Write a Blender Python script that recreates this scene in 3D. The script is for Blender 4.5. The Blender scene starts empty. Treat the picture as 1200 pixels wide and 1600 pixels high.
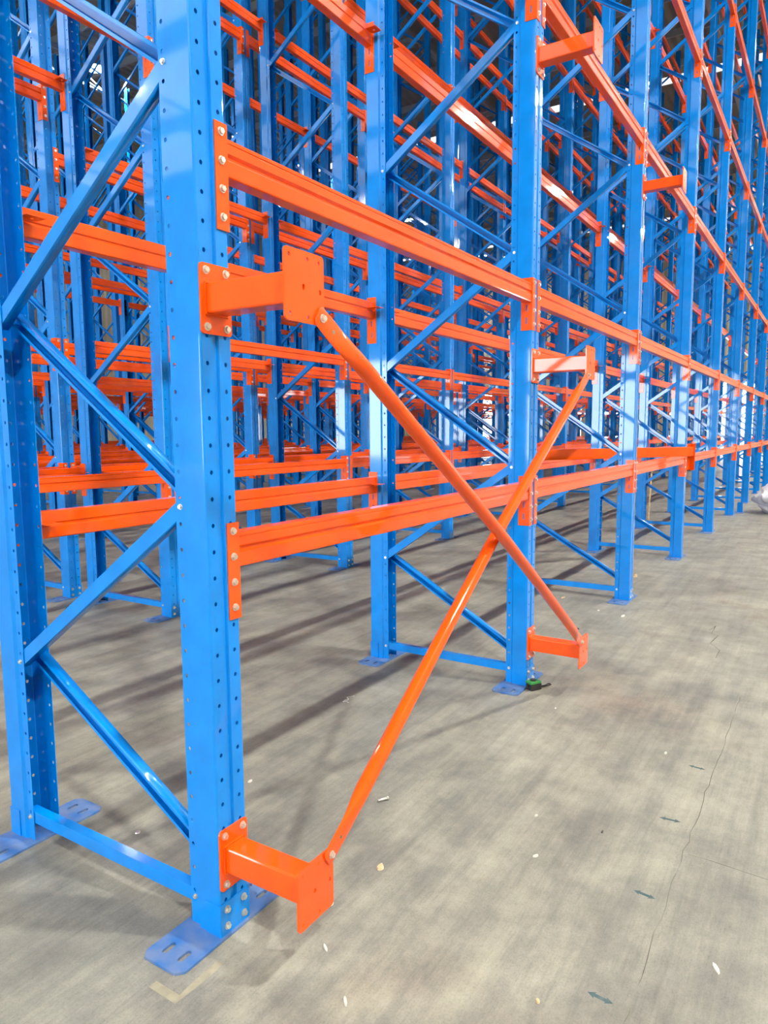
import bpy, bmesh, math, random
from mathutils import Vector, Matrix
random.seed(7)
SC = bpy.context.scene
COL = SC.collection
PI = math.pi

# ------------------------------------------------------------------ camera
CAM_POS = Vector((-1.39775, -1.46785, 1.5))
FPX, PITCH, YAW, ROLL = 1114.2, 0.11223, 0.56412, -0.00726
fw = Vector((math.cos(YAW)*math.cos(PITCH), math.sin(YAW)*math.cos(PITCH), -math.sin(PITCH)))
rt0 = Vector((math.sin(YAW), -math.cos(YAW), 0)); up0 = rt0.cross(fw)
rt = rt0*math.cos(ROLL) + up0*math.sin(ROLL); up = up0*math.cos(ROLL) - rt0*math.sin(ROLL)
cd = bpy.data.cameras.new('camera'); cam = bpy.data.objects.new('camera', cd); COL.objects.link(cam)
cd.sensor_fit = 'VERTICAL'; cd.sensor_height = 24; cd.lens = 24*FPX/1600; cd.clip_end = 300; cd.clip_start = .05
m = Matrix((rt, up, -fw)).transposed().to_4x4(); m.translation = CAM_POS
cam.matrix_world = m
SC.camera = cam
SC.view_settings.view_transform = 'Standard'; SC.view_settings.look = 'None'
SC.view_settings.gamma = 1; SC.view_settings.use_curve_mapping = False
SC.view_settings.exposure = 0.27

# ------------------------------------------------------------------ daylight
wd = bpy.data.worlds.new('world'); SC.world = wd; wd.use_nodes = True
bg = wd.node_tree.nodes['Background']; bg.inputs[0].default_value = (.86, .93, 1, 1); bg.inputs[1].default_value = 18.0
SKYLIGHT_STRENGTH = 1.2
ENTRY_FILL_STRENGTH = 2.6  # glow of the added entry panels
LAMP_STRENGTH = 2700.0

LEFT_DOORS = [(4, 12), (17, 25)]; RIGHT_DOORS = [(2.4, 4.8), (19.5, 23)]; FRONT_DOORS = [(36, 40)]; BACK_DOORS = [(26, 31)]
def portal(loc, rot, sx, sy):
    """sampling portal in a door opening: guides the outdoor light, emits nothing itself"""
    l = bpy.data.lights.new('door_portal', 'AREA'); l.shape = 'RECTANGLE'; l.size = sx; l.size_y = sy; l.cycles.is_portal = True
    o = bpy.data.objects.new('door_portal', l); COL.objects.link(o); o.location = loc; o.rotation_euler = rot
for a, b in LEFT_DOORS: portal((-24.3, (a+b)/2, 2.5), (0, -PI/2, 0), 5.0, b-a)
for a, b in RIGHT_DOORS: portal((48.3, (a+b)/2, 2.2), (0, PI/2, 0), 4.4, b-a)

def P(px, py, z=0.0):
    """world point at height z under photo pixel (px,py); used only to read positions off the photo"""
    d = fw*FPX + rt*(px-600) - up*(py-800)
    return CAM_POS + d*((z-CAM_POS.z)/d.z)
def proj(p):
    d = Vector(p)-CAM_POS; z = d.dot(fw)
    return (600+FPX*d.dot(rt)/z, 800-FPX*d.dot(up)/z, z)

# ------------------------------------------------------------------ materials
def mat(name, col, rough=.4, metal=0, coat=0, spec=.5):
    mt = bpy.data.materials.new(name); mt.use_nodes = True
    b = mt.node_tree.nodes['Principled BSDF']
    b.inputs['Base Color'].default_value = (*col, 1); b.inputs['Roughness'].default_value = rough
    b.inputs['Metallic'].default_value = metal; b.inputs['Coat Weight'].default_value = coat
    b.inputs['Coat Roughness'].default_value = .05
    b.inputs['Specular IOR Level'].default_value = spec
    return mt
def noisy(mt, c1, c2, scale, lo=.35, hi=.65, stretch=(1, 1, 1), detail=6, coord='Object', bump=0):
    nt = mt.node_tree; N = nt.nodes; L = nt.links; b = N['Principled BSDF']
    tc = N.new('ShaderNodeTexCoord'); mp = N.new('ShaderNodeMapping'); mp.inputs['Scale'].default_value = stretch
    no = N.new('ShaderNodeTexNoise'); no.inputs['Scale'].default_value = scale; no.inputs['Detail'].default_value = detail
    cr = N.new('ShaderNodeValToRGB'); cr.color_ramp.elements[0].position = lo; cr.color_ramp.elements[1].position = hi
    cr.color_ramp.elements[0].color = (*c1, 1); cr.color_ramp.elements[1].color = (*c2, 1)
    L.new(tc.outputs[coord], mp.inputs[0]); L.new(mp.outputs[0], no.inputs['Vector']); L.new(no.outputs[0], cr.inputs[0])
    L.new(cr.outputs[0], b.inputs['Base Color'])
    if bump:
        bp = N.new('ShaderNodeBump'); bp.inputs['Strength'].default_value = bump; bp.inputs['Distance'].default_value = .002
        L.new(no.outputs[0], bp.inputs['Height']); L.new(bp.outputs[0], b.inputs['Normal'])
    return mt
BLUE_C = (.0, .25, .80)
M_BLUE = noisy(mat('blue_powder_paint', BLUE_C, .36, 0, .8, .06), (.0, .178, .58), (.0, .204, .66), 9)
M_BLUED = noisy(mat('dusty_blue_paint', (.1, .27, .62), .6), (.02, .115, .34), (.11, .17, .31), 14)
M_ORANGE = noisy(mat('orange_powder_paint', (.8, .08, .003), .36, 0, .8, .06), (.74, .072, .002), (.80, .083, .003), 9)
M_ZINC = noisy(mat('zinc_plated_steel', (.7, .68, .62), .35, .9), (.55, .52, .46), (.78, .76, .7), 60)
M_BLACK = mat('black_rubber', (.015, .015, .016), .5)
M_GREEN = mat('green_plastic', (.03, .22, .05), .4)
M_WOOD = noisy(mat('raw_wood', (.5, .36, .2), .8), (.42, .29, .15), (.6, .46, .29), 20)
M_WHITE = mat('white_scrap', (.48, .47, .42), .7)
M_TAPE = noisy(mat('floor_tape_residue', (.45, .4, .27), .8), (.235, .215, .155), (.30, .275, .19), 25)
M_ARROW = noisy(mat('floor_marker_ink', (.12, .17, .18), .8), (.03, .075, .085), (.10, .13, .125), 30, .4, .8)
M_CRACK = noisy(mat('crack_dark', (.12, .1, .08), .95), (.07, .065, .05), (.21, .20, .165), 5, .40, .60)  # blotchy dark tone for floor cracks, scratches and hole discs
M_BAG = noisy(mat('white_plastic_wrap', (.68, .7, .72), .4), (.6, .62, .65), (.8, .81, .82), 5)
M_STEELW = noisy(mat('cream_sheet_wall', (.55, .5, .38), .7), (.5, .45, .33), (.6, .54, .41), 2)

def floor_mat():
    mt = mat('concrete_floor', (.39, .35, .27), .5); nt = mt.node_tree; N = nt.nodes; L = nt.links; b = N['Principled BSDF']
    tc = N.new('ShaderNodeTexCoord')
    def noise(sc, st, det, rough=.55, rot=0):
        mp = N.new('ShaderNodeMapping'); mp.inputs['Scale'].default_value = st; mp.inputs['Rotation'].default_value = (0, 0, rot)
        n = N.new('ShaderNodeTexNoise'); n.inputs['Scale'].default_value = sc; n.inputs['Detail'].default_value = det
        n.inputs['Roughness'].default_value = rough
        L.new(tc.outputs['Object'], mp.inputs[0]); L.new(mp.outputs[0], n.inputs['Vector']); return n
    def ramp(n, a, b_, ca, cb):
        r = N.new('ShaderNodeValToRGB'); e = r.color_ramp.elements
        e[0].position = a; e[1].position = b_; e[0].color = (*ca, 1); e[1].color = (*cb, 1); L.new(n.outputs[0], r.inputs[0]); return r
    def mix(f, a, b_, mode='MIX'):
        x = N.new('ShaderNodeMix'); x.data_type = 'RGBA'; x.blend_type = mode
        if isinstance(f, float): x.inputs[0].default_value = f
        else: L.new(f, x.inputs[0])
        L.new(a, x.inputs[6]); L.new(b_, x.inputs[7]); return x.outputs[2]
    big = ramp(noise(.8, (1, 1, 1), 8, .62), .30, .70, (.165, .163, .143), (.275, .268, .225))
    tint = ramp(noise(.55, (1, 1, 1), 4), .62, .74, (1, 1, 1), (1.06, .96, .90))
    mid = ramp(noise(3.6, (1, 1, 1), 11, .74), .36, .64, (.68, .685, .70), (1.18, 1.17, 1.13))
    stk = ramp(noise(2.4, (.22, 3.6, 1), 9, .72, .10), .40, .60, (.80, .80, .82), (1.09, 1.08, 1.05))
    arc = ramp(noise(3.2, (.28, 3.0, 1), 9, .75, -.55), .36, .50, (.76, .76, .77), (1.03, 1.03, 1.02))
    scr = ramp(noise(16, (.35, 5, 1), 10, .8, .75), .34, .48, (.70, .70, .70), (1, 1, 1))
    grit = ramp(noise(150, (1, 1, 1), 4, .75), .32, .52, (.70, .68, .64), (1.03, 1.03, 1.03))
    c = mix(1.0, big.outputs[0], mid.outputs[0], 'MULTIPLY'); c = mix(.85, c, stk.outputs[0], 'MULTIPLY'); c = mix(1.0, c, tint.outputs[0], 'MULTIPLY')
    c = mix(.7, c, arc.outputs[0], 'MULTIPLY'); c = mix(.6, c, scr.outputs[0], 'MULTIPLY'); c = mix(.7, c, grit.outputs[0], 'MULTIPLY')
    L.new(c, b.inputs['Base Color'])
    rr = ramp(noise(3, (1, 1, 1), 6), .3, .7, (.42, .42, .42), (.62, .62, .62)); L.new(rr.outputs[0], b.inputs['Roughness'])
    bp = N.new('ShaderNodeBump'); bp.inputs['Strength'].default_value = .25; bp.inputs['Distance'].default_value = .003
    L.new(mid.outputs[0], bp.inputs['Height']); L.new(bp.outputs[0], b.inputs['Normal'])
    return mt
M_FLOOR = floor_mat()
def corrugated(name, c, axis, period, rough=.6):
    mt = mat(name, c, rough); nt = mt.node_tree; N = nt.nodes; L = nt.links; b = N['Principled BSDF']
    tc = N.new('ShaderNodeTexCoord'); w = N.new('ShaderNodeTexWave'); w.bands_direction = axis; w.inputs['Scale'].default_value = .314/period
    w.wave_profile = 'SIN'; L.new(tc.outputs['Object'], w.inputs[0])
    bp = N.new('ShaderNodeBump'); bp.inputs['Distance'].default_value = .04; bp.inputs['Strength'].default_value = 1
    L.new(w.outputs[1], bp.inputs['Height']); L.new(bp.outputs[0], b.inputs['Normal'])
    return mt
M_ROOF = corrugated('roof_sheet', (.19, .165, .13), 'Y', .3)
M_WALL = corrugated('wall_sheet', (.42, .37, .26), 'X', .3)
M_WALLX = corrugated('wall_sheet_side', (.42, .37, .26), 'Y', .3)
M_STEEL = mat('grey_roof_steel', (.25, .26, .28), .5)
def emit(name, col, s):
    mt = bpy.data.materials.new(name); mt.use_nodes = True; N = mt.node_tree.nodes; N.clear()
    o = N.new('ShaderNodeOutputMaterial'); e = N.new('ShaderNodeEmission'); e.inputs[0].default_value = (*col, 1); e.inputs[1].default_value = s
    mt.node_tree.links.new(e.outputs[0], o.inputs[0]); return mt
M_SKYL = emit('translucent_skylight', (.97, .98, 1), SKYLIGHT_STRENGTH)
M_ENTRYFILL = emit('added_entry_fill_panel', (.97, .98, 1), ENTRY_FILL_STRENGTH)  # unseen glowing panels, added to brighten the rack faces turned to the entry
M_LAMP = emit('lamp_glow', (1, .97, .9), LAMP_STRENGTH)
M_LAMPB = emit('lamp_glow_dimmer_row', (1, .97, .9), 900.0)

# ------------------------------------------------------------------ object helpers
def link(o, parent=None):
    COL.objects.link(o)
    if parent: o.parent = parent
    return o
def obj(name, me, parent=None, loc=(0, 0, 0), rot=(0, 0, 0), **props):
    o = bpy.data.objects.new(name, me); link(o, parent); o.location = loc; o.rotation_euler = rot
    for k, v in props.items(): o[k] = v
    return o
def thing(name, label, cat, loc=(0, 0, 0), rot=(0, 0, 0), group=None, me=None):
    o = obj(name, me, None, loc, rot); o['label'] = label; o['category'] = cat
    if group: o['group'] = group
    return o
def finish(bm, name, mt, smooth=35, recalc=True):
    if recalc: bmesh.ops.recalc_face_normals(bm, faces=bm.faces)
    me = bpy.data.meshes.new(name); bm.to_mesh(me); bm.free()
    for mm in (mt if isinstance(mt, (list, tuple)) else [mt]): me.materials.append(mm)
    if smooth:
        me.polygons.foreach_set('use_smooth', [True]*len(me.polygons))
        me.set_sharp_from_angle(angle=math.radians(smooth))
        me.update()
        for p in me.polygons:
            if max(abs(c) for c in p.normal) > .9995: p.use_smooth = False
    return me
def box(bm, x0, y0, z0, x1, y1, z1, bev=0):
    vs = [bm.verts.new(p) for p in [(x0, y0, z0), (x1, y0, z0), (x1, y1, z0), (x0, y1, z0), (x0, y0, z1), (x1, y0, z1), (x1, y1, z1), (x0, y1, z1)]]
    fs = [bm.faces.new([vs[i] for i in f]) for f in [(3, 2, 1, 0), (4, 5, 6, 7), (0, 1, 5, 4), (1, 2, 6, 5), (2, 3, 7, 6), (3, 0, 4, 7)]]
    if bev:
        es = list({e for f in fs for e in f.edges})
        bmesh.ops.bevel(bm, geom=es, offset=bev, segments=2, affect='EDGES', profile=.6)
def boxmesh(name, mt, x0, y0, z0, x1, y1, z1, bev=0):
    bm = bmesh.new(); box(bm, x0, y0, z0, x1, y1, z1, bev); return finish(bm, name, mt)
def extrude_profile(bm, prof, a, b, to, closed=True, caps=True):
    """prof: list of 2D pts; to(u,v,t)->3D"""
    A = [bm.verts.new(to(u, v, a)) for u, v in prof]; B = [bm.verts.new(to(u, v, b)) for u, v in prof]
    n = len(prof)
    for i in range(n if closed else n-1):
        j = (i+1) % n; bm.faces.new((A[i], A[j], B[j], B[i]))
    if closed and caps: bm.faces.new(A[::-1]); bm.faces.new(B)
def cyl(bm, c, axis, r, h, n=12, r2=None):
    axis = Vector(axis).normalized(); q = Vector((0, 0, 1)).rotation_difference(axis).to_matrix(); c = Vector(c)
    r2 = r if r2 is None else r2
    A = [bm.verts.new(c+q@Vector((r*math.cos(2*PI*i/n), r*math.sin(2*PI*i/n), 0))) for i in range(n)]
    B = [bm.verts.new(c+q@Vector((r2*math.cos(2*PI*i/n), r2*math.sin(2*PI*i/n), h))) for i in range(n)]
    for i in range(n): bm.faces.new((A[i], A[(i+1) % n], B[(i+1) % n], B[i]))
    bm.faces.new(A[::-1]); bm.faces.new(B)
def slot(cx, cy, rx, ry, n=5):
    """stadium outline; long axis = larger of rx,ry"""
    r = min(rx, ry); L = max(rx, ry)-r; pts = []
    for s, a0 in ((1, -PI/2), (-1, PI/2)):
        for i in range(n):
            a = a0+PI*i/(n-1); pts.append((s*L+r*math.cos(a), r*math.sin(a)))
    if ry > rx: pts = [(-y, x) for x, y in pts]
    return [(cx+x, cy+y) for x, y in pts]
def rrect(x0, y0, x1, y1, r, n=4):
    pts = []
    for cx, cy, a0 in ((x1-r, y0+r, -PI/2), (x1-r, y1-r, 0), (x0+r, y1-r, PI/2), (x0+r, y0+r, PI)):
        for i in range(n):
            a = a0+PI/2*i/(n-1); pts.append((cx+r*math.cos(a), cy+r*math.sin(a)))
    return pts
def plate(name, outer, holes, t, mt, M=None):
    """flat plate with real holes: outline in XY, thickness t upward, then transformed by M"""
    cu = bpy.data.curves.new(name, 'CURVE'); cu.dimensions = '2D'; cu.fill_mode = 'BOTH'; cu.extrude = t/2
    for pts in [outer]+holes:
        s = cu.splines.new('POLY'); s.points.add(len(pts)-1)
        for p, (x, y) in zip(s.points, pts): p.co = (x, y, 0, 1)
        s.use_cyclic_u = True
    o = bpy.data.objects.new(name, cu)
    COL.objects.link(o); dg = bpy.context.evaluated_depsgraph_get(); me = bpy.data.meshes.new_from_object(o.evaluated_get(dg))
    bpy.data.objects.remove(o); bpy.data.curves.remove(cu)
    bm = bmesh.new(); bm.from_mesh(me); bpy.data.meshes.remove(me)
    bmesh.ops.remove_doubles(bm, verts=bm.verts, dist=1e-5)
    bmesh.ops.translate(bm, verts=bm.verts, vec=(0, 0, t/2))
    if M is not None: bmesh.ops.transform(bm, matrix=M, verts=bm.verts)
    return finish(bm, name, mt)
XZ = Matrix(((1, 0, 0, 0), (0, 0, -1, 0), (0, 1, 0, 0), (0, 0, 0, 1)))      # plate xy -> xz, thickness toward -y
YZ = Matrix(((0, 0, 1, 0), (1, 0, 0, 0), (0, 1, 0, 0), (0, 0, 0, 1)))       # plate xy -> yz, thickness toward +x

# ------------------------------------------------------------------ rack dimensions (metres)
W, DP, D, BAY = .1177, .131, 1.0894, 2.4712
HF = 12.6; PITCHH = .075; HOLE0 = .040
LEVELS = [1.2105, 2.309, 3.927, 5.563, 7.17, 8.79, 10.40, 12.00]
ROWS = [0.0, 3.03, 4.38, 7.42, 8.77, 11.81, 13.16, 16.20, 17.55, 20.59, 21.94]   # front-face y of every rack row
NROW = len(ROWS); NX = 17

PROF = [(.0085, .131), (.0085, .0975), (.0, .0885), (.0, .006), (.0006, .0028), (.0028, .0006), (.006, 0), (.0435, 0), (.0475, .008), (.066, .008), (.070, 0),
        (.1117, 0), (.1149, .0006), (.1171, .0028), (.1177, .006), (.1177, .0885), (.1092, .0975), (.1092, .131)]
HOLES = {0: .5, 6: .49, 10: .55, 16: .5}     # profile segments that carry a hole column

def upright_detailed():
    bm = bmesh.new(); nz = int(HF/PITCHH); rows = []
    zs = [0.008] + [HOLE0-PITCHH/2+PITCHH*k for k in range(1, nz+1)] + [HF]
    for z in zs: rows.append([bm.verts.new((x, y, z)) for x, y in PROF])
    for k in range(len(zs)-1):
        z0, z1 = zs[k], zs[k+1]; A, B = rows[k], rows[k+1]
        for i in range(len(PROF)-1):
            if i in HOLES:
                (xa, ya), (xb, yb) = PROF[i], PROF[i+1]; t = HOLES[i]
                zc = (z0+z1)/2 if 0 < k < len(zs)-2 else None
                if zc is None: bm.faces.new((A[i], A[i+1], B[i+1], B[i])); continue
                cx, cy = xa+(xb-xa)*t, ya+(yb-ya)*t; L = math.hypot(xb-xa, yb-ya); ux, uy = (xb-xa)/L, (yb-ya)/L
                ring = []
                for j in range(8):
                    a = PI/8+j*PI/4; ru, rz = .0058*math.cos(a), .0066*math.sin(a)
                    ring.append(bm.verts.new((cx+ux*ru, cy+uy*ru, zc+rz)))
                # ring order: 0 right-low.. (a=22.5 right-up) counter-clockwise
                c = [A[i+1], B[i+1], B[i], A[i]]         # right-bottom, right-top, left-top, left-bottom
                bm.faces.new((c[0], c[1], ring[0], ring[7])); bm.faces.new((c[1], c[2], ring[2], ring[1]))
                bm.faces.new((c[2], c[3], ring[4], ring[3])); bm.faces.new((c[3], c[0], ring[6], ring[5]))
                bm.faces.new((c[1], ring[1], ring[0])); bm.faces.new((c[2], ring[3], ring[2]))
                bm.faces.new((c[3], ring[5], ring[4])); bm.faces.new((c[0], ring[7], ring[6]))
            else: bm.faces.new((A[i], A[i+1], B[i+1], B[i]))
    bmesh.ops.recalc_face_normals(bm, faces=bm.faces)
    bm.faces.ensure_lookup_table()
    f = next(f for f in bm.faces if abs(f.calc_center_median().y) < 1e-6)
    if f.normal.y > 0: bmesh.ops.reverse_faces(bm, faces=bm.faces)
    n0 = len(bm.verts)
    bmesh.ops.solidify(bm, geom=list(bm.faces), thickness=.0022)
    # keep the outside where the profile says: nothing moved outward
    me = finish(bm, 'upright_post', M_BLUE, 36, recalc=False)
    return me
def upright_plain():
    bm = bmesh.new()
    pr = [(.0085, .131), (.0085, .0975), (0, .0885), (0, .002), (.002, 0), (.0435, 0), (.0475, .008), (.066, .008), (.070, 0), (.1157, 0), (.1177, .002), (.1177, .0885), (.1092, .0975), (.1092, .131)]
    extrude_profile(bm, pr, .008, HF, lambda u, v, t: (u, v, t), closed=False)
    return finish(bm, 'plain_upright_post', M_BLUE, 36, recalc=False)
ME_UP = upright_detailed(); ME_UPP = upright_plain()

ME_BASE = plate('base_plate', [(-.150, -.012), (.255, -.012), (.275, .008), (.275, .135), (.255, .150), (-.150, .150), (-.172, .132), (-.172, .008)],
                [slot(-.110, .035, .024, .0095), slot(-.110, .100, .024, .0095), slot(.215, .035, .024, .0095), slot(.215, .100, .024, .0095)], .008, M_BLUED)
def foot():
    bm = bmesh.new()
    extrude_profile(bm, [(-.0035, .058), (-.0035, 0), (-.0025, -.0025), (0, -.0035), (W, -.0035), (W+.0025, -.0025), (W+.0035, 0), (W+.0035, .058), (W+.0002, .058), (W+.0002, -.0002), (-.0002, -.0002), (-.0002, .058)], .008, .108, lambda u, v, t: (u, v, t))
    return finish(bm, 'foot_bracket', M_BLUE)
ME_FOOT = foot()
def bolt():
    bm = bmesh.new()                      # washer + hexagon head, axis toward -y
    cyl(bm, (0, 0, 0), (0, -1, 0), .0115, .002, 14); cyl(bm, (0, -.002, 0), (0, -1, 0), .0085, .007, 6, .0082)
    return finish(bm, 'bolt', M_ZINC, 30)
ME_BOLT = bolt()
def rivet():
    bm = bmesh.new(); cyl(bm, (0, 0, 0), (-1, 0, 0), .0085, .0015, 10); cyl(bm, (-.0015, 0, 0), (-1, 0, 0), .0065, .005, 6, .006)
    return finish(bm, 'brace_bolt', M_ZINC, 30)
ME_RIV = rivet()
ME_ROD = None
def channel(L, openx, xa=.014, xb=.050, wd_=.044):
    """U channel along +Y from 0 to L, web normal to x. openx=-1: open toward -x"""
    bm = bmesh.new(); t = .0022; h = wd_/2
    lp = .0095
    pr = [(xa, -h), (xb, -h), (xb, -h+lp), (xb-t, -h+lp), (xb-t, -h+t), (xa+t, -h+t), (xa+t, h-t), (xb-t, h-t), (xb-t, h-lp), (xb, h-lp), (xb, h), (xa, h)]
    if openx < 0: pr = [(xa+xb-u, v) for u, v in pr]
    extrude_profile(bm, pr, 0, L, lambda u, v, t_: (u, t_, v)); return bm
Y0, Y1 = .112, D-.112
def brace_mesh(yz0, yz1, openx, name, simple=False):
    (ya, za), (yb, zb) = yz0, yz1; dy, dz = yb-ya, zb-za; L = math.hypot(dy, dz); a = math.atan2(dz, dy)
    x0 = .0125 if openx > 0 else .069
    bm = channel(L+.05, openx, x0, x0+.036)
    M = Matrix.Translation((0, ya, za)) @ Matrix.Rotation(a, 4, 'X') @ Matrix.Translation((0, -.025, 0))
    bmesh.ops.transform(bm, matrix=M, verts=bm.verts); return bm
BR = []      # list of (yz0, yz1, open)
BR.append(((Y0, .095), (Y1, .095), 1))
BR.append(((Y0, .185), (Y1, .685), -1))
zc = .692; side = 1
while zc+.6 < HF-.1:
    if side: BR.append(((Y1, zc), (Y0, zc+.598), 1))
    else: BR.append(((Y0, zc), (Y1, zc+.598), -1))
    zc += .5995; side = 1-side
def fixbm(y):
    return [(min(a, b), max(a, b)) if 0 else (a, b) for a, b in y]
ME_BR = {}
def get_brace(i):
    """local mesh of a brace placed at z = 0 (its own start)"""
    (a, b, o) = BR[i]
    dz = round(b[1]-a[1], 4); key = (a[0] < b[0], dz, o)
    if key not in ME_BR:
        if a[0] < b[0]: bm = brace_mesh((a[0], 0), (b[0], b[1]-a[1]), o, 'b')
        else: bm = brace_mesh((b[0], b[1]-a[1]), (a[0], 0), o, 'b')
        ME_BR[key] = finish(bm, 'brace_channel', M_BLUE)
    return ME_BR[key], a[1]
def bracing_joined(simple=True):
    bm = bmesh.new()
    for (a, b, o) in BR:
        if a[0] > b[0]: a, b = b, a
        x0 = .0125 if o > 0 else .069; h = .022
        d = Vector((0, b[0]-a[0], b[1]-a[1])).normalized(); n = Vector((0, -d.z, d.y)); s = Vector((0, *a)); e = Vector((0, *b))
        pr = [(x0, -h), (x0+.036, -h), (x0+.036, h), (x0, h)]
        if o < 0: pr = [(x0, -h), (x0+.036, -h), (x0+.036, h), (x0, h)]
        A = [bm.verts.new(s+n*v+Vector((u, 0, 0))) for u, v in pr]; B = [bm.verts.new(e+n*v+Vector((u, 0, 0))) for u, v in pr]
        seq = [(0, 1), (1, 2), (2, 3)] if o > 0 else [(0, 1), (1, 2), (2, 3)]
        # three-sided open channel (web + two flanges)
        if o > 0: seq = [(3, 0), (0, 1), (2, 3)]
        for i, j in seq: bm.faces.new((A[i], A[j], B[j], B[i]))
    return finish(bm, 'joined_bracing', M_BLUE, 0)
ME_BRJ = bracing_joined()

ORD = ['first', 'second', 'third', 'fourth', 'fifth', 'sixth', 'seventh', 'eighth', 'ninth', 'tenth', 'eleventh', 'twelfth', 'thirteenth', 'fourteenth', 'fifteenth', 'sixteenth', 'seventeenth', 'eighteenth']
ROWS_SHORT = ['front rack row'] + [ORD[i]+' rack row back' for i in range(1, 18)]

# ------------------------------------------------------------------ hall shell
X0, X1, YA, YB, ZR = -24.0, 48.0, -16.0, 30.0, 13.6
fl = obj('floor', boxmesh('floor', M_FLOOR, -30, -30, -.3, 75, 45, 0), kind='structure')
def struct(name, me, parent=None, **k):
    o = obj(name, me, parent)
    if not parent: o['kind'] = 'structure'
    for a, b in k.items(): o[a] = b
    return o
# roof: sheet bays with translucent skylight strips between them, plus added fill strips over the entry
STRIP_X = [-21.5, -17.2, -12.8, -8.5]+[26.3, 43.7]  # negative x: added fill strips; positive x: skylights
def skw(x): return 3.2 if x < 0 else .6
bm = bmesh.new(); xs = X0
for s in STRIP_X+[None]:
    xe = (s-skw(s)/2) if s is not None else X1
    box(bm, xs, YA, ZR, xe, YB, ZR+.12)
    if s is not None: xs = xe+skw(s)
ceil = struct('ceiling', finish(bm, 'ceiling', M_ROOF))
for s in STRIP_X:
    obj('skylight_or_fill_strip', boxmesh('skylight_or_fill_strip', M_ENTRYFILL if s < -5 else M_SKYL, s-skw(s)/2, YA, ZR+.02, s+skw(s)/2, YB, ZR+.06), ceil)
bm = bmesh.new()
extrude_profile(bm, [(-.04, 0), (.04, 0), (.04, .02), (-.02, .02), (-.02, .18), (.04, .18), (.04, .2), (-.04, .2)], YA+.05, YB-.05, lambda u, v, t: (u, t, v))
mp_ = finish(bm, 'purlin', M_STEEL)
for i in range(36):
    px_ = X0+1+2*i
    if min(abs(px_-q) for q in STRIP_X) > .75: obj('purlin', mp_, ceil, (px_, 0, ZR-.2))
def truss():
    bm = bmesh.new()
    box(bm, X0+.2, -.06, 0, X1-.2, .06, .1); box(bm, X0+.2, -.06, -.7, X1-.2, .06, -.6)
    n = 52; dx = (X1-X0-.8)/n
    for i in range(n):
        a = Vector((X0+.4+i*dx, 0, 0 if i % 2 else -.65)); b = Vector((X0+.4+(i+1)*dx, 0, -.65 if i % 2 else 0))
        d = (b-a).normalized(); cyl(bm, a, d, .03, (b-a).length, 6)
    return finish(bm, 'roof_truss', M_STEEL)
mt_ = truss()
for y in (-6, 2.0, 10, 19.5, 26): obj('roof_truss', mt_, ceil, (0, y, ZR-.31))
# walls
def wall_with_doors(name, mt, x, doors, along='y', a0=YA, a1=YB, doorh=4.4, t=.2):
    bm = bmesh.new(); c = a0
    def seg(u0, u1, z0, z1):
        if along == 'y': box(bm, x, u0, z0, x+t, u1, z1)
        else: box(bm, u0, x, z0, u1, x+t, z1)
    for d0, d1 in doors:
        seg(c, d0, 0, doorh); c = d1
    seg(c, a1, 0, doorh); seg(a0, a1, doorh, ZR)
    return struct(name, finish(bm, name, mt))
wall_with_doors('wall_left', M_WALLX, X0-.2, LEFT_DOORS, doorh=5.0)
wall_with_doors('wall_right', M_WALLX, X1, RIGHT_DOORS)
wall_with_doors('wall_back', M_WALL, YB, BACK_DOORS, 'x', X0, X1)
wall_with_doors('wall_front', M_WALL, YA-.2, FRONT_DOORS, 'x', X0, X1)

# ------------------------------------------------------------------ high-bay lamps
def lamp_mesh(mt):
    bm = bmesh.new(); cyl(bm, (0, 0, 0), (0, 0, 1), .28, .02, 20); return finish(bm, 'lamp_disc', mt)
def shade_mesh():
    bm = bmesh.new(); n = 20
    pr = [(.30, -.02), (.29, .02), (.16, .16), (.10, .20), (.10, .34), (.02, .36), (.02, .5)]
    rings = [[bm.verts.new((r*math.cos(2*PI*i/n), r*math.sin(2*PI*i/n), z)) for i in range(n)] for r, z in pr]
    for A, B in zip(rings, rings[1:]):
        for i in range(n): bm.faces.new((A[i], A[(i+1) % n], B[(i+1) % n], B[i]))
    return finish(bm, 'lamp_housing', M_STEEL)
mls, ms = {-8.4: lamp_mesh(M_LAMP), 19.0: lamp_mesh(M_LAMPB)}, shade_mesh()
LROW = {19.0: 'back', -8.4: 'front'}
for yy in (-8.4, 19.0):
    for i in range(7):
        x = -15.2+9.75*i
        t = thing('high_bay_lamp', f'round white high bay lamp lit under the roof, {ORD[i]} of the {LROW[yy]} lamp row', 'lamp', (x, yy, 13.0), group='high bay lamps under the roof')
        obj('lamp_shade', ms, t); obj('light_disc', mls[yy], t, (0, 0, .0))

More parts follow.
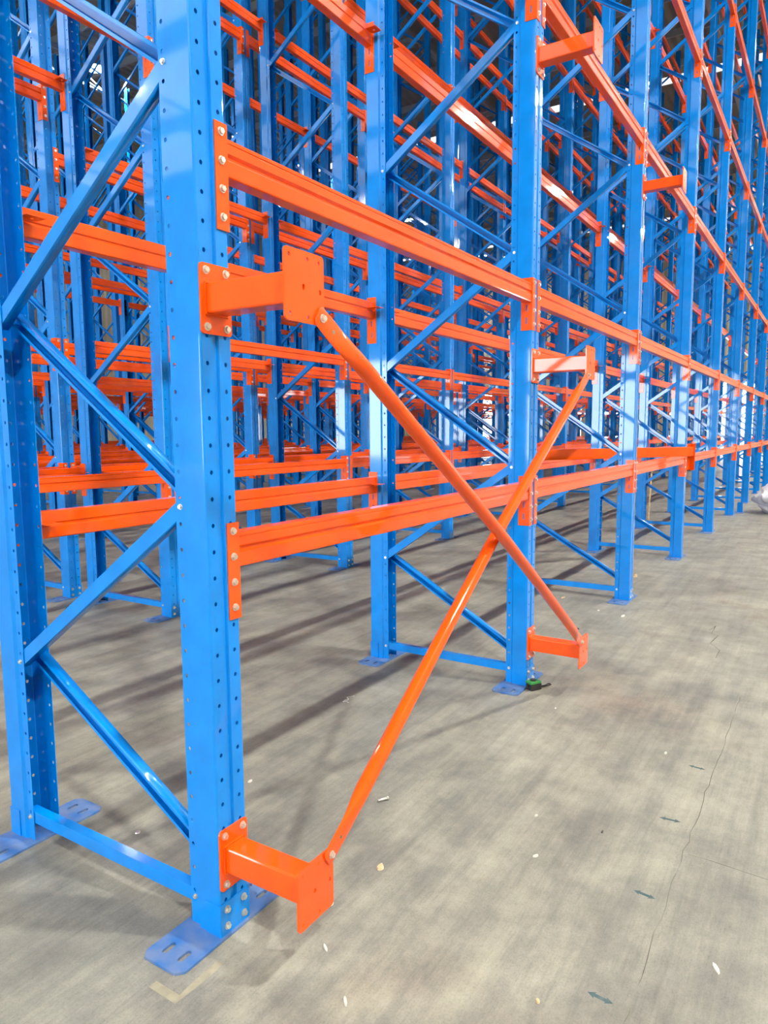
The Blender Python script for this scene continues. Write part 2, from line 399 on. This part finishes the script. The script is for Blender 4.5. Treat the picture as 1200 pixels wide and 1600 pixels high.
# ------------------------------------------------------------------ upright frames
def dist(p): return (Vector(p)-CAM_POS).length
def inview(x, y):
    c = proj((x, y, 1.5)); return c[2] > 0 and -60 < c[0] < 1290
for r, yr in enumerate(ROWS):
    for i in range(NX):
        x = i*BAY
        if not (inview(x, yr) or inview(x, yr+D)): continue
        if r == 0 and i > 13: continue
        d = dist((x, yr+.5, 1.5))
        who = 'nearest' if (r, i) == (0, 0) else ORD[i]
        t = thing('upright_frame', (f'blue perforated steel upright frame at the near end of the front rack row' if (r, i) == (0, 0) else
                  f'blue upright frame, {ORD[i]} from the left in the {ROWS_SHORT[r]}'), 'rack frame', (x, yr, 0), group='blue upright frames')
        near = d < 13
        ups = []
        for k in (0, 1):
            loc, rot = ((0, 0, 0), (0, 0, 0)) if k == 0 else ((W, D, 0), (0, 0, PI))
            u = obj('upright', ME_UP if near else ME_UPP, t, loc, rot); ups.append(u)
            if d < 26: obj('base_plate', ME_BASE, u)
            if d < 13: obj('foot_bracket', ME_FOOT, u)
            if d < 9:
                for bx in (.024, .094):
                    for bz in (.034, .086): obj('bolt', ME_BOLT, u, (bx, -.0035, bz))
        if near:
            for b in range(len(BR)):
                me, z = get_brace(b); br = obj('brace', me, t, (0, 0, z))
                if d < 9 and z < 6:
                    a, c, o = BR[b]
                    if b == 0: obj('bolt', ME_RIV, br, (.0085, c[0], 0)); obj('bolt', ME_RIV, br, (.0085, a[0], 0))
                    elif b > 0: obj('bolt', ME_RIV, br, (.0085, c[0], c[1]-a[1]))
        else:
            obj('bracing', ME_BRJ, t)

# ------------------------------------------------------------------ beams
BPROF = [(.006, 0), (.0030, -.0010), (.0012, -.0034), (.001, -.012), (.0028, -.0135), (.0028, -.016), (.001, -.0175), (.001, -.040), (.0085, -.047), (.0085, -.054), (.001, -.060), (.001, -.097), (.0018, -.1015), (.0048, -.104),
         (.048, -.104), (.052, -.100), (.052, -.060), (.047, -.055), (.047, -.048), (.052, -.043), (.052, -.004), (.048, 0)]
BSIMP = [(.003, 0), (.001, -.004), (.001, -.040), (.0085, -.047), (.0085, -.054), (.001, -.060), (.001, -.101), (.004, -.104), (.052, -.104), (.052, 0)]
CT = .004
def body_bm(prof, x0, x1, rear):
    bm = bmesh.new(); f = (lambda u, v, t: (t, D-u, v)) if rear else (lambda u, v, t: (t, u, v))
    extrude_profile(bm, prof, x0, x1, f); return bm
def connector_bm(right, rear, detailed=True):
    """right: connector at the right end of the beam. Local x=0 is the upright's side face, beam on the inner side"""
    s = 1 if right else -1          # upright lies toward s*x
    bm = bmesh.new(); z0, z1 = -.253, .031
    def bx(xa, xb, ya, yb, za, zb):
        xa, xb = sorted((xa*s, xb*s))
        if rear: ya, yb = D-yb, D-ya
        box(bm, xa, ya, za, xb, yb, zb)
    # side leg against the upright side, with vertical lock slots below the beam
    if detailed:
        bx(-CT, 0, -.0045, .026, z0, z1); bx(-CT, 0, .034, .062, z0, z1)
        bx(-CT, 0, .026, .034, -.115, z1); bx(-CT, 0, .026, .034, -.182, -.150); bx(-CT, 0, .026, .034, z0, -.218)
    else: bx(-CT, 0, -.0045, .062, z0, z1)
    bx(0, .043, -.0045, -.0005, z0, z1)
    return bm
def mk(f, *a): return finish(f(*a), 'm', M_ORANGE)
XB0, XB1 = W+CT, BAY-CT
ME_BODY = {rear: mk(body_bm, BPROF, XB0, XB1, rear) for rear in (0, 1)}
ME_CON = {(s, rear): mk(connector_bm, s, rear) for s in (0, 1) for rear in (0, 1)}
def joined_beam_bm(rear):
    bm = body_bm(BSIMP, XB0, XB1, rear)
    for s, x in ((0, W), (1, BAY)):
        b2 = connector_bm(s, rear, False); bmesh.ops.translate(b2, verts=b2.verts, vec=(x, 0, 0))
        me = bpy.data.meshes.new('t'); b2.to_mesh(me); b2.free(); bm.from_mesh(me); bpy.data.meshes.remove(me)
    return bm
JB = {}
for rear in (0, 1): JB[rear] = finish(joined_beam_bm(rear), 'step_beam', M_ORANGE)
def tab_mesh():
    return plate('lock_tab', [(0, 0), (.07, 0), (.07, .055), (.055, .07), (0, .07)], [slot(.04, .035, .008, .008)], .003, M_ORANGE)
ME_TAB = tab_mesh()
LV = [ORD[k] for k in range(8)]
BACKL = [1.2105, 2.309, 3.927, 5.96, 7.99, 10.02, 12.05]
def levels(r, i, rear):
    """which levels already carry beams; the racking behind is only part built"""
    if r == 0: return list(enumerate(LEVELS))
    L = list(enumerate(BACKL))
    if r > 4: return L[:2]
    if r > 2: return L[:3]
    if i == 0:
        L = [(0, BACKL[0]), (1, BACKL[1]), (2, 4.41), (3, 6.45)] if r == 2 else [(0, BACKL[0]), (2, 4.41)]
    elif r == 1 and not rear: L = [q for q in L if q[0] != 2]
    return L
beams = []
for r, yr in enumerate(ROWS):
    for i in range(NX-1):
        if r == 0 and i > 12: continue
        for rear in (0, 1):
            for k, z in levels(r, i, rear):
                pts = [proj((i*BAY+f*BAY, yr+rear*D, z)) for f in (.05, .25, .5, .75, .95)]
                vis = [p for p in pts if p[2] > .2 and -40 < p[0] < 1240 and -60 < p[1] < 1600]
                if r == 0 and i == 0 and k < 3: vis = pts
                if not vis: continue
                dd = min(p[2] for p in vis)
                beams.append((dd + (0 if r == 0 else .5), r, i, rear, k, z, len(vis)))
beams.sort(key=lambda b: b[0])
restm = bmesh.new(); nrest = 0
for n, (dd, r, i, rear, k, z, nv) in enumerate(beams):
    loc = (i*BAY, ROWS[r], z)
    if n < 300:
        side = 'rear' if rear else 'front'
        lab = f'orange crossbar, {side} side of {ROWS_SHORT[r]}, {LV[k]} level, {ORD[i]} bay from left'
        t = thing('pallet_crossbar', lab, 'crossbar', loc, group='orange pallet crossbars')
        if dd < 16:
            obj('beam_body', ME_BODY[rear], t)
            for s, x in ((0, W), (1, BAY)):
                c = obj('connector', ME_CON[(s, rear)], t, (x, 0, 0))
                if dd < 8 and not rear:
                    for q in range(4):
                        obj('bolt', ME_BOLT, c, ((.0215 if s else -.0215), -.0045, .0066-.075*q))
                if dd < 8 and rear:
                    for q in range(4):
                        obj('bolt', ME_BOLT, c, ((.0215 if s else -.0215), D+.0045, .0066-.075*q), (0, 0, PI))
            if rear and dd < 10:
                obj('lock_tab', ME_TAB, t, (XB0+.01, D-.125, -.045)); obj('lock_tab', ME_TAB, t, (XB1-.08, D-.125, -.045))
        else:
            t.data = None; obj('beam_body', JB[rear], t)
    else:
        tmp = JB[rear].copy(); tmp.transform(Matrix.Translation(loc)); restm.from_mesh(tmp); bpy.data.meshes.remove(tmp); nrest += 1
rest = obj('distant_crossbars', finish(restm, 'distant_crossbars', M_ORANGE, 35, recalc=False), kind='stuff')
rest['label'] = 'smaller orange crossbars filling the rack rows far behind'; rest['category'] = 'crossbars'
print('beams', len(beams), 'rest', nrest)

# ------------------------------------------------------------------ protruding arms on the aisle face
ARM = .318
ME_MOUNT = plate('mounting_plate', rrect(.002, -.094, .1165, .094, .010), [slot(.059, 0, .006, .006)], .006, M_ORANGE, XZ)
def tube_arm():
    bm = bmesh.new(); o, t = .038, .003
    pr = rrect(.059-o, -o-.002, .059+o, o+.002, .006, 3)
    extrude_profile(bm, pr, -.006, -(ARM-.006), lambda u, v, t_: (u, t_, v)); return finish(bm, 'arm_tube', M_ORANGE)
ME_TUBE = tube_arm()
h6 = .0055
ME_END = plate('end_plate', rrect(-.022, -.088, .135, .088, .012),
               [slot(-.004, .070, h6, h6), slot(.068, .070, h6, h6), slot(.114, .068, h6, h6), slot(-.004, -.070, h6, h6), slot(.068, -.072, h6, h6), slot(.05, 0, .0055, .0075), slot(.118, -.004, .005, .007)], .006, M_ORANGE, XZ)
def weld():
    bm = bmesh.new(); o = .042
    for a, b in (((.059-o, -o), (.059+o, -o)), ((.059+o, -o), (.059+o, o)), ((.059+o, o), (.059-o, o)), ((.059-o, o), (.059-o, -o))):
        A = Vector((a[0], -.007, a[1])); B = Vector((b[0], -.007, b[1])); cyl(bm, A, B-A, .0035, (B-A).length, 6)
    return finish(bm, 'weld_bead', M_ORANGE, 80)
ME_WELD = weld()
def arm(fi, z, label):
    t = thing('bracket_arm', label, 'bracket', (fi*BAY, 0, z), group='orange bracket arms sticking out into the aisle')
    p = obj('mounting_plate', ME_MOUNT, t)
    for bx in (.022, .096):
        for bz in (-.075, .075): obj('bolt', ME_BOLT, p, (bx, -.006, bz))
    tb = obj('arm_tube', ME_TUBE, t); obj('weld_bead', ME_WELD, tb)
    obj('end_plate', ME_END, t, (0, -ARM+.006, 0))
    return t
arm(0, .243, 'low orange square tube arm bolted near the foot of the nearest post')
arm(0, 1.862, 'orange square tube arm bolted high on the nearest post under its upper beam')
arm(1, .255, 'low orange square tube arm near the foot of the second post by the tape measure')
arm(1, 1.862, 'middle orange square tube arm on the second post, meeting the rising tube')
arm(1, 3.50, 'topmost orange square tube arm on the second front post near the picture top')
arm(2, 3.50, 'orange square tube arm high on the third front post')

# crossing brace tubes between the arm end plates (flattened, bolted ends)
def cross_tube(p0, p1, yoff, label):
    a = Vector(p0); b = Vector(p1); d = (b-a); L = d.length; d.normalize(); n = Vector((-d.z, 0, d.x)); yv = Vector((0, 1, 0))
    def ring(bm, s, off, ry, rn, N=20):
        c = a+d*s+yv*off
        out = []
        for i in range(N):
            t = 2*PI*i/N; cx, cy = math.cos(t), math.sin(t)
            out.append(bm.verts.new(c+n*(rn*cx)+yv*(ry*cy)))
        return out
    R = .024; st = [(-.022, 0, .0035, .016), (-.018, 0, .0035, .024), (-.010, 0, .0035, .029), (.05, 0, .0035, .031), (.09, yoff*.15, .005, .031), (.125, yoff*.45, .012, .029), (.17, yoff*.85, .020, .0265), (.21, yoff, R, R)]
    st = [(s, (yoff*.3*max(0, s-.09)/.12), ry, rn) for s, o, ry, rn in st]
    full = st + [(L*.3, yoff*.75, R, R), (L*.5, yoff, R, R), (L*.7, yoff*.75, R, R)] + [(L-s, o, ry, rn) for s, o, ry, rn in reversed(st)]
    bm = bmesh.new(); rs = [ring(bm, *q) for q in full]
    for A, B in zip(rs, rs[1:]):
        for i in range(20): bm.faces.new((A[i], A[(i+1) % 20], B[(i+1) % 20], B[i]))
    bm.faces.new(rs[0][::-1]); bm.faces.new(rs[-1])
    bmesh.ops.translate(bm, verts=bm.verts, vec=-a)
    t = thing('cross_brace_tube', label, 'brace', a, group='orange tubes crossing between the arms')
    obj('tube', finish(bm, 'brace_tube', M_ORANGE, 40), t)
    for c, s in ((a, 1), (b, -1)):
        obj('bolt', ME_BOLT, t, c-a+Vector((0, -.0035, 0)))
        bm = bmesh.new(); q = c-a+d*(.055*s)+Vector((0, -.0036, 0)); cyl(bm, q, (0, -1, 0), .0055, .0005, 10); obj('spare_hole', finish(bm, 'hole_disc', M_CRACK), t)
    return t
YP = -ARM-.0037
cross_tube((.118, YP, 1.862-.070), (BAY-.004, YP, .255+.070), -.027, 'orange round tube slanting down from the nearest post to the low second arm')
cross_tube((.118, YP, .243+.072), (BAY-.004, YP, 1.862-.070), .026, 'orange round tube slanting up from the low near arm, passing behind the other')

# ------------------------------------------------------------------ loose beam lying across the first level
def loose_beam():
    a = Vector((5.125, 1.075, 1.2105)); b = Vector((6.93, -.155, 1.2105)); L = (b-a).length; ang = math.atan2(b.y-a.y, b.x-a.x)
    t = thing('pallet_crossbar', 'loose bright orange crossbar lying askew on the first level of the third bay', 'crossbar', a, (0, 0, ang))
    bm = bmesh.new(); pr = [(-.025, .004), (-.021, 0), (.021, 0), (.025, .004), (.025, .100), (.021, .104), (-.021, .104), (-.025, .100)]
    extrude_profile(bm, pr, 0, L-CT, lambda u, v, t_: (t_, u, v)); obj('beam_body', finish(bm, 'loose_body', M_ORANGE), t)
    bm = bmesh.new(); box(bm, L-CT, -.036, -.150, L, .030, .135); box(bm, L-.043, .026, -.150, L, .030, .135)
    obj('connector', finish(bm, 'loose_connector', M_ORANGE), t)
loose_beam()

# ------------------------------------------------------------------ floor marks (children of the floor)
def ribbon(pts, w, mt, name, z=.0006, jitter=0):
    bm = bmesh.new(); L = []
    for i, p in enumerate(pts):
        a = pts[max(i-1, 0)]; b = pts[min(i+1, len(pts)-1)]; d = Vector((b[0]-a[0], b[1]-a[1])).normalized(); n = Vector((-d.y, d.x))
        ww = (w[i] if isinstance(w, list) else w)/2
        j = jitter*random.uniform(-1, 1)
        L.append((bm.verts.new((p[0]+n.x*(ww+j), p[1]+n.y*(ww+j), z)), bm.verts.new((p[0]-n.x*(ww-j), p[1]-n.y*(ww-j), z))))
    for (a, b), (c, d) in zip(L, L[1:]): bm.faces.new((a, b, d, c))
    return obj(name, finish(bm, name, mt, 0), fl)
pts = []; x = -.2
while x < 3: pts.append((x, -1.087+random.uniform(-.006, .006))); x += .07
ribbon(pts, .0024, M_CRACK, 'floor_joint_crack', jitter=.0015)
sq = [P(*q) for q in [(1108, 985), (1118, 978), (1112, 990), (1122, 993), (1110, 1005), (1124, 1016), (1118, 1028)]]
ribbon([(p.x, p.y) for p in sq], .006, M_CRACK, 'floor_crack', jitter=.002)
for q in ([(1040, 1130), (1060, 1123), (1075, 1126)], [(1075, 1335), (1110, 1345), (1200, 1375)], [(935, 868-0), (960, 878), (985, 880)], [(1110, 848), (1130, 850), (1148, 846)]):
    ribbon([(P(*a).x, P(*a).y) for a in q], .0035, M_CRACK, 'floor_scratch', jitter=.001)
def arrow_mark(a, b):
    a = P(*a); b = P(*b); d = Vector((b.x-a.x, b.y-a.y)); L = d.length; d.normalize(); n = Vector((-d.y, d.x)); bm = bmesh.new()
    def v(s, t): return bm.verts.new((a.x+d.x*s+n.x*t, a.y+d.y*s+n.y*t, .0007))
    h = L*.3; bm.faces.new([v(0, 0), v(h, h*.6), v(h*.8, 0), v(h, -h*.6)][::-1]); bm.faces.new([v(L, 0), v(L-h, h*.6), v(L-h*.8, 0), v(L-h, -h*.6)])
    bm.faces.new([v(h*.8, .006), v(h*.8, -.006), v(L-h*.8, -.006), v(L-h*.8, .006)])
    obj('arrow_mark', finish(bm, 'arrow_mark', M_ARROW, 0), fl)
for a, b in (((918, 1550), (958, 1569)), ((990, 1391), (1024, 1405)), ((1030, 1277), (1064, 1285)), ((1076, 1196), (1102, 1203))): arrow_mark(a, b)
tp = [P(*q) for q in [(238, 1538), (277, 1562), (300, 1543), (333, 1515), (343, 1503)]]
ribbon([(p.x, p.y) for p in tp], [.026, .03, .022, .026, .022], M_TAPE, 'tape_residue', jitter=.003)

# ------------------------------------------------------------------ litter and small things on the floor
def chip(px, py, sx, sy, h, rot, mt, name, label, cat):
    p = P(px, py); bm = bmesh.new(); n = 7; rr = [random.uniform(.7, 1.1) for _ in range(n)]
    A = [bm.verts.new((sx/2*rr[i]*math.cos(2*PI*i/n), sy/2*rr[i]*math.sin(2*PI*i/n), 0)) for i in range(n)]
    B = [bm.verts.new((v.co.x*.85, v.co.y*.85, h*random.uniform(.5, 1.1))) for v in A]
    for i in range(n): bm.faces.new((A[i], A[(i+1) % n], B[(i+1) % n], B[i]))
    bm.faces.new(A[::-1]); bm.faces.new(B)
    return thing(name, label, cat, (p.x, p.y, .0003), (0, 0, rot), me=finish(bm, name, mt, 0))
chip(595, 1356, .038, .028, .010, .3, M_WOOD, 'wood_chip', 'pale tan wood chip on the floor right of the low end plate', 'wood chip')
chip(275, 1521, .030, .014, .007, .5, M_WOOD, 'wood_chip', 'splintered wood shim poking out under the nearest base plate', 'wood chip')
chip(840, 1565, .022, .014, .006, .6, M_WOOD, 'wood_chip', 'yellowish wood chip on the floor left of the lowest drawn arrow', 'wood chip')
chip(216, 1301, .026, .022, .005, 0, M_ZINC, 'washer', 'small grey washer on the floor inside the nearest frame', 'washer')
chip(391, 1221, .030, .018, .006, .2, M_WHITE, 'paper_scrap', 'crumpled pale scrap just right of the nearest post', 'scrap')
chip(540, 1566, .040, .010, .006, .7, M_WHITE, 'paper_scrap', 'thin white scrap on the floor near the bottom edge of the photo', 'scrap')
chip(509, 1482, .010, .034, .006, -.6, M_WHITE, 'paper_scrap', 'grey-white sliver on the floor just below the low end plate', 'scrap')
chip(519, 1413, .020, .009, .005, .1, M_WHITE, 'paper_scrap', 'tiny white sliver at the lower right corner of the low end plate', 'scrap')
chip(1119, 1514, .045, .014, .006, .55, M_WHITE, 'paper_scrap', 'white torn scrap alone on the floor at the lower right', 'scrap')
chip(837, 1338, .030, .012, .006, -.6, M_WHITE, 'paper_scrap', 'small white scrap in mid floor left of the second drawn arrow', 'scrap')
chip(868, 1107, .024, .010, .005, 0, M_WHITE, 'paper_scrap', 'white flake on the floor right of the tape measure', 'scrap')
chip(838, 1275, .020, .012, .005, -.3, M_WHITE, 'paper_scrap', 'white flake on the open floor below the tape measure', 'scrap')
chip(1040, 1177, .035, .012, .005, 0, M_WHITE, 'paper_scrap', 'thin white flake near the uppermost drawn arrow', 'scrap')
chip(973, 963, .07, .03, .008, 0, M_WHITE, 'paper_scrap', 'largest white scrap on the floor in front of the third post foot', 'scrap')
chip(935, 954, .03, .02, .006, 0, M_WHITE, 'paper_scrap', 'small white scrap left of the third post foot', 'scrap')
chip(993, 901, .08, .05, .03, 0, M_WOOD, 'wood_chip', 'pale broken wood piece on the floor just right of the third post', 'wood chip')
chip(880, 934, .09, .03, .01, 0, M_WOOD, 'wood_chip', 'flat pale wood splinter under the braces left of the third post', 'wood chip')
chip(903, 983, .03, .02, .012, 0, M_BLACK, 'rubber_plug', 'small black plug on the floor above the low arm of the second post', 'plug')
chip(941, 1300, .025, .007, .005, .1, M_BLACK, 'black_sliver', 'thin black sliver on the open floor left of the third drawn arrow', 'scrap')
# loose bolt
p = P(598, 1252); t = thing('loose_bolt', 'small loose zinc bolt lying on the floor by the rising tube', 'bolt', (p.x, p.y, .0085), (0, 0, -.55))
bm = bmesh.new(); cyl(bm, (-.022, 0, 0), (1, 0, 0), .005, .04, 10); obj('shank', finish(bm, 'shank', M_ZINC), t)
bm = bmesh.new(); cyl(bm, (.018, 0, 0), (1, 0, 0), .0085, .007, 6); obj('head', finish(bm, 'head', M_ZINC, 20), t)
# white thread
bm = bmesh.new(); p = P(545, 1095); last = None
pp = [(-.03, -.02), (-.02, .0), (-.035, .015), (-.01, .02), (0, .005), (.015, .012), (.03, .035), (.07, .01)]
for a, b in zip(pp, pp[1:]): cyl(bm, (*a, .003), (b[0]-a[0], b[1]-a[1], 0), .0025, math.dist(a, b), 5)
thing('white_string', 'tangled bit of white string on the floor between the first two posts', 'string', (p.x, p.y, 0), me=finish(bm, 'white_string', M_WHITE))
# tape measure
t = thing('tape_measure', 'green and black tape measure lying against the second post base plate', 'tape measure', (BAY-.010, -.052, 0), (0, 0, -.5)); t.scale = (1.15, 1.15, 1.15)
bm = bmesh.new(); box(bm, -.034, -.022, 0, .034, .022, .034, .006); obj('black_case', finish(bm, 'case', M_BLACK), t)
bm = bmesh.new(); box(bm, -.037, -.024, .034, .030, .024, .047, .005); obj('green_rim', finish(bm, 'rim', M_GREEN), t, label='green rubber rim')
bm = bmesh.new(); cyl(bm, (-.005, 0, .047), (0, 0, 1), .015, .006, 14); obj('lock_button', finish(bm, 'lock', M_BLACK), t)
bm = bmesh.new(); box(bm, -.048, -.006, .02, -.036, .006, .030, .002); obj('tape_hook', finish(bm, 'hook', M_BLACK), t)
bm = bmesh.new(); pr = [(.036, 0), (.06, .008), (.085, .006), (.105, .016), (.118, .012), (.112, -.002), (.09, -.004), (.06, -.004), (.036, 0)]
for a, b in zip(pr, pr[1:]): cyl(bm, (*a, .005), (b[0]-a[0], b[1]-a[1], 0), .003, math.dist(a, b), 6)
obj('wrist_strap', finish(bm, 'strap', M_BLACK, 60), t)
# loose foot on the floor ahead of the sixth post
p = P(1156, 806)
t = thing('loose_post_foot', 'short blue post stub on its own base plate, standing loose on the aisle floor', 'post foot', (12.85, -.11, 0))
obj('base_plate', ME_BASE, t); bm = bmesh.new()
extrude_profile(bm, [(.01, .10), (.01, .012), (.108, .012), (.108, .10), (.104, .10), (.104, .016), (.014, .016), (.014, .10)], .008, .18, lambda u, v, s: (u, v, s)); obj('stub', finish(bm, 'stub', M_BLUE), t)
# wooden stick standing behind the fourth frame
b0 = P(1013, 812); bm = bmesh.new(); box(bm, -.02, -.012, 0, .02, .012, .95, .002)
thing('wooden_batten', 'thin pale wooden batten standing upright behind the fourth frame', 'batten', (b0.x, b0.y, 0.002), (.03, -.03, .3), me=finish(bm, 'batten', M_WOOD))
# plastic bag
def bag():
    bm = bmesh.new(); bmesh.ops.create_icosphere(bm, subdivisions=5, radius=1)
    from mathutils import noise
    for v in bm.verts:
        c = v.co.copy(); n1 = noise.noise(c*1.5+Vector((3, 1, 7))); n2 = abs(noise.noise(c*3.2+Vector((9, 4, 2)))); n3 = abs(noise.noise(c*7+Vector((5, 5, 5))))
        r = 1+.18*n1-.16*n2-.12*n3
        v.co = Vector((c.x*.46*r, c.y*.55*r, max(c.z*.34*r+.02*n1+.27, 0.0) * (1+.35*max(0, -c.y))))
    return finish(bm, 'plastic_bag', M_BAG, 75)
thing('plastic_bag', 'crumpled white plastic wrap heap on the aisle floor at the right edge', 'bag', (13.05, -.80, 0.0), me=bag())
print('objects', len(bpy.data.objects))
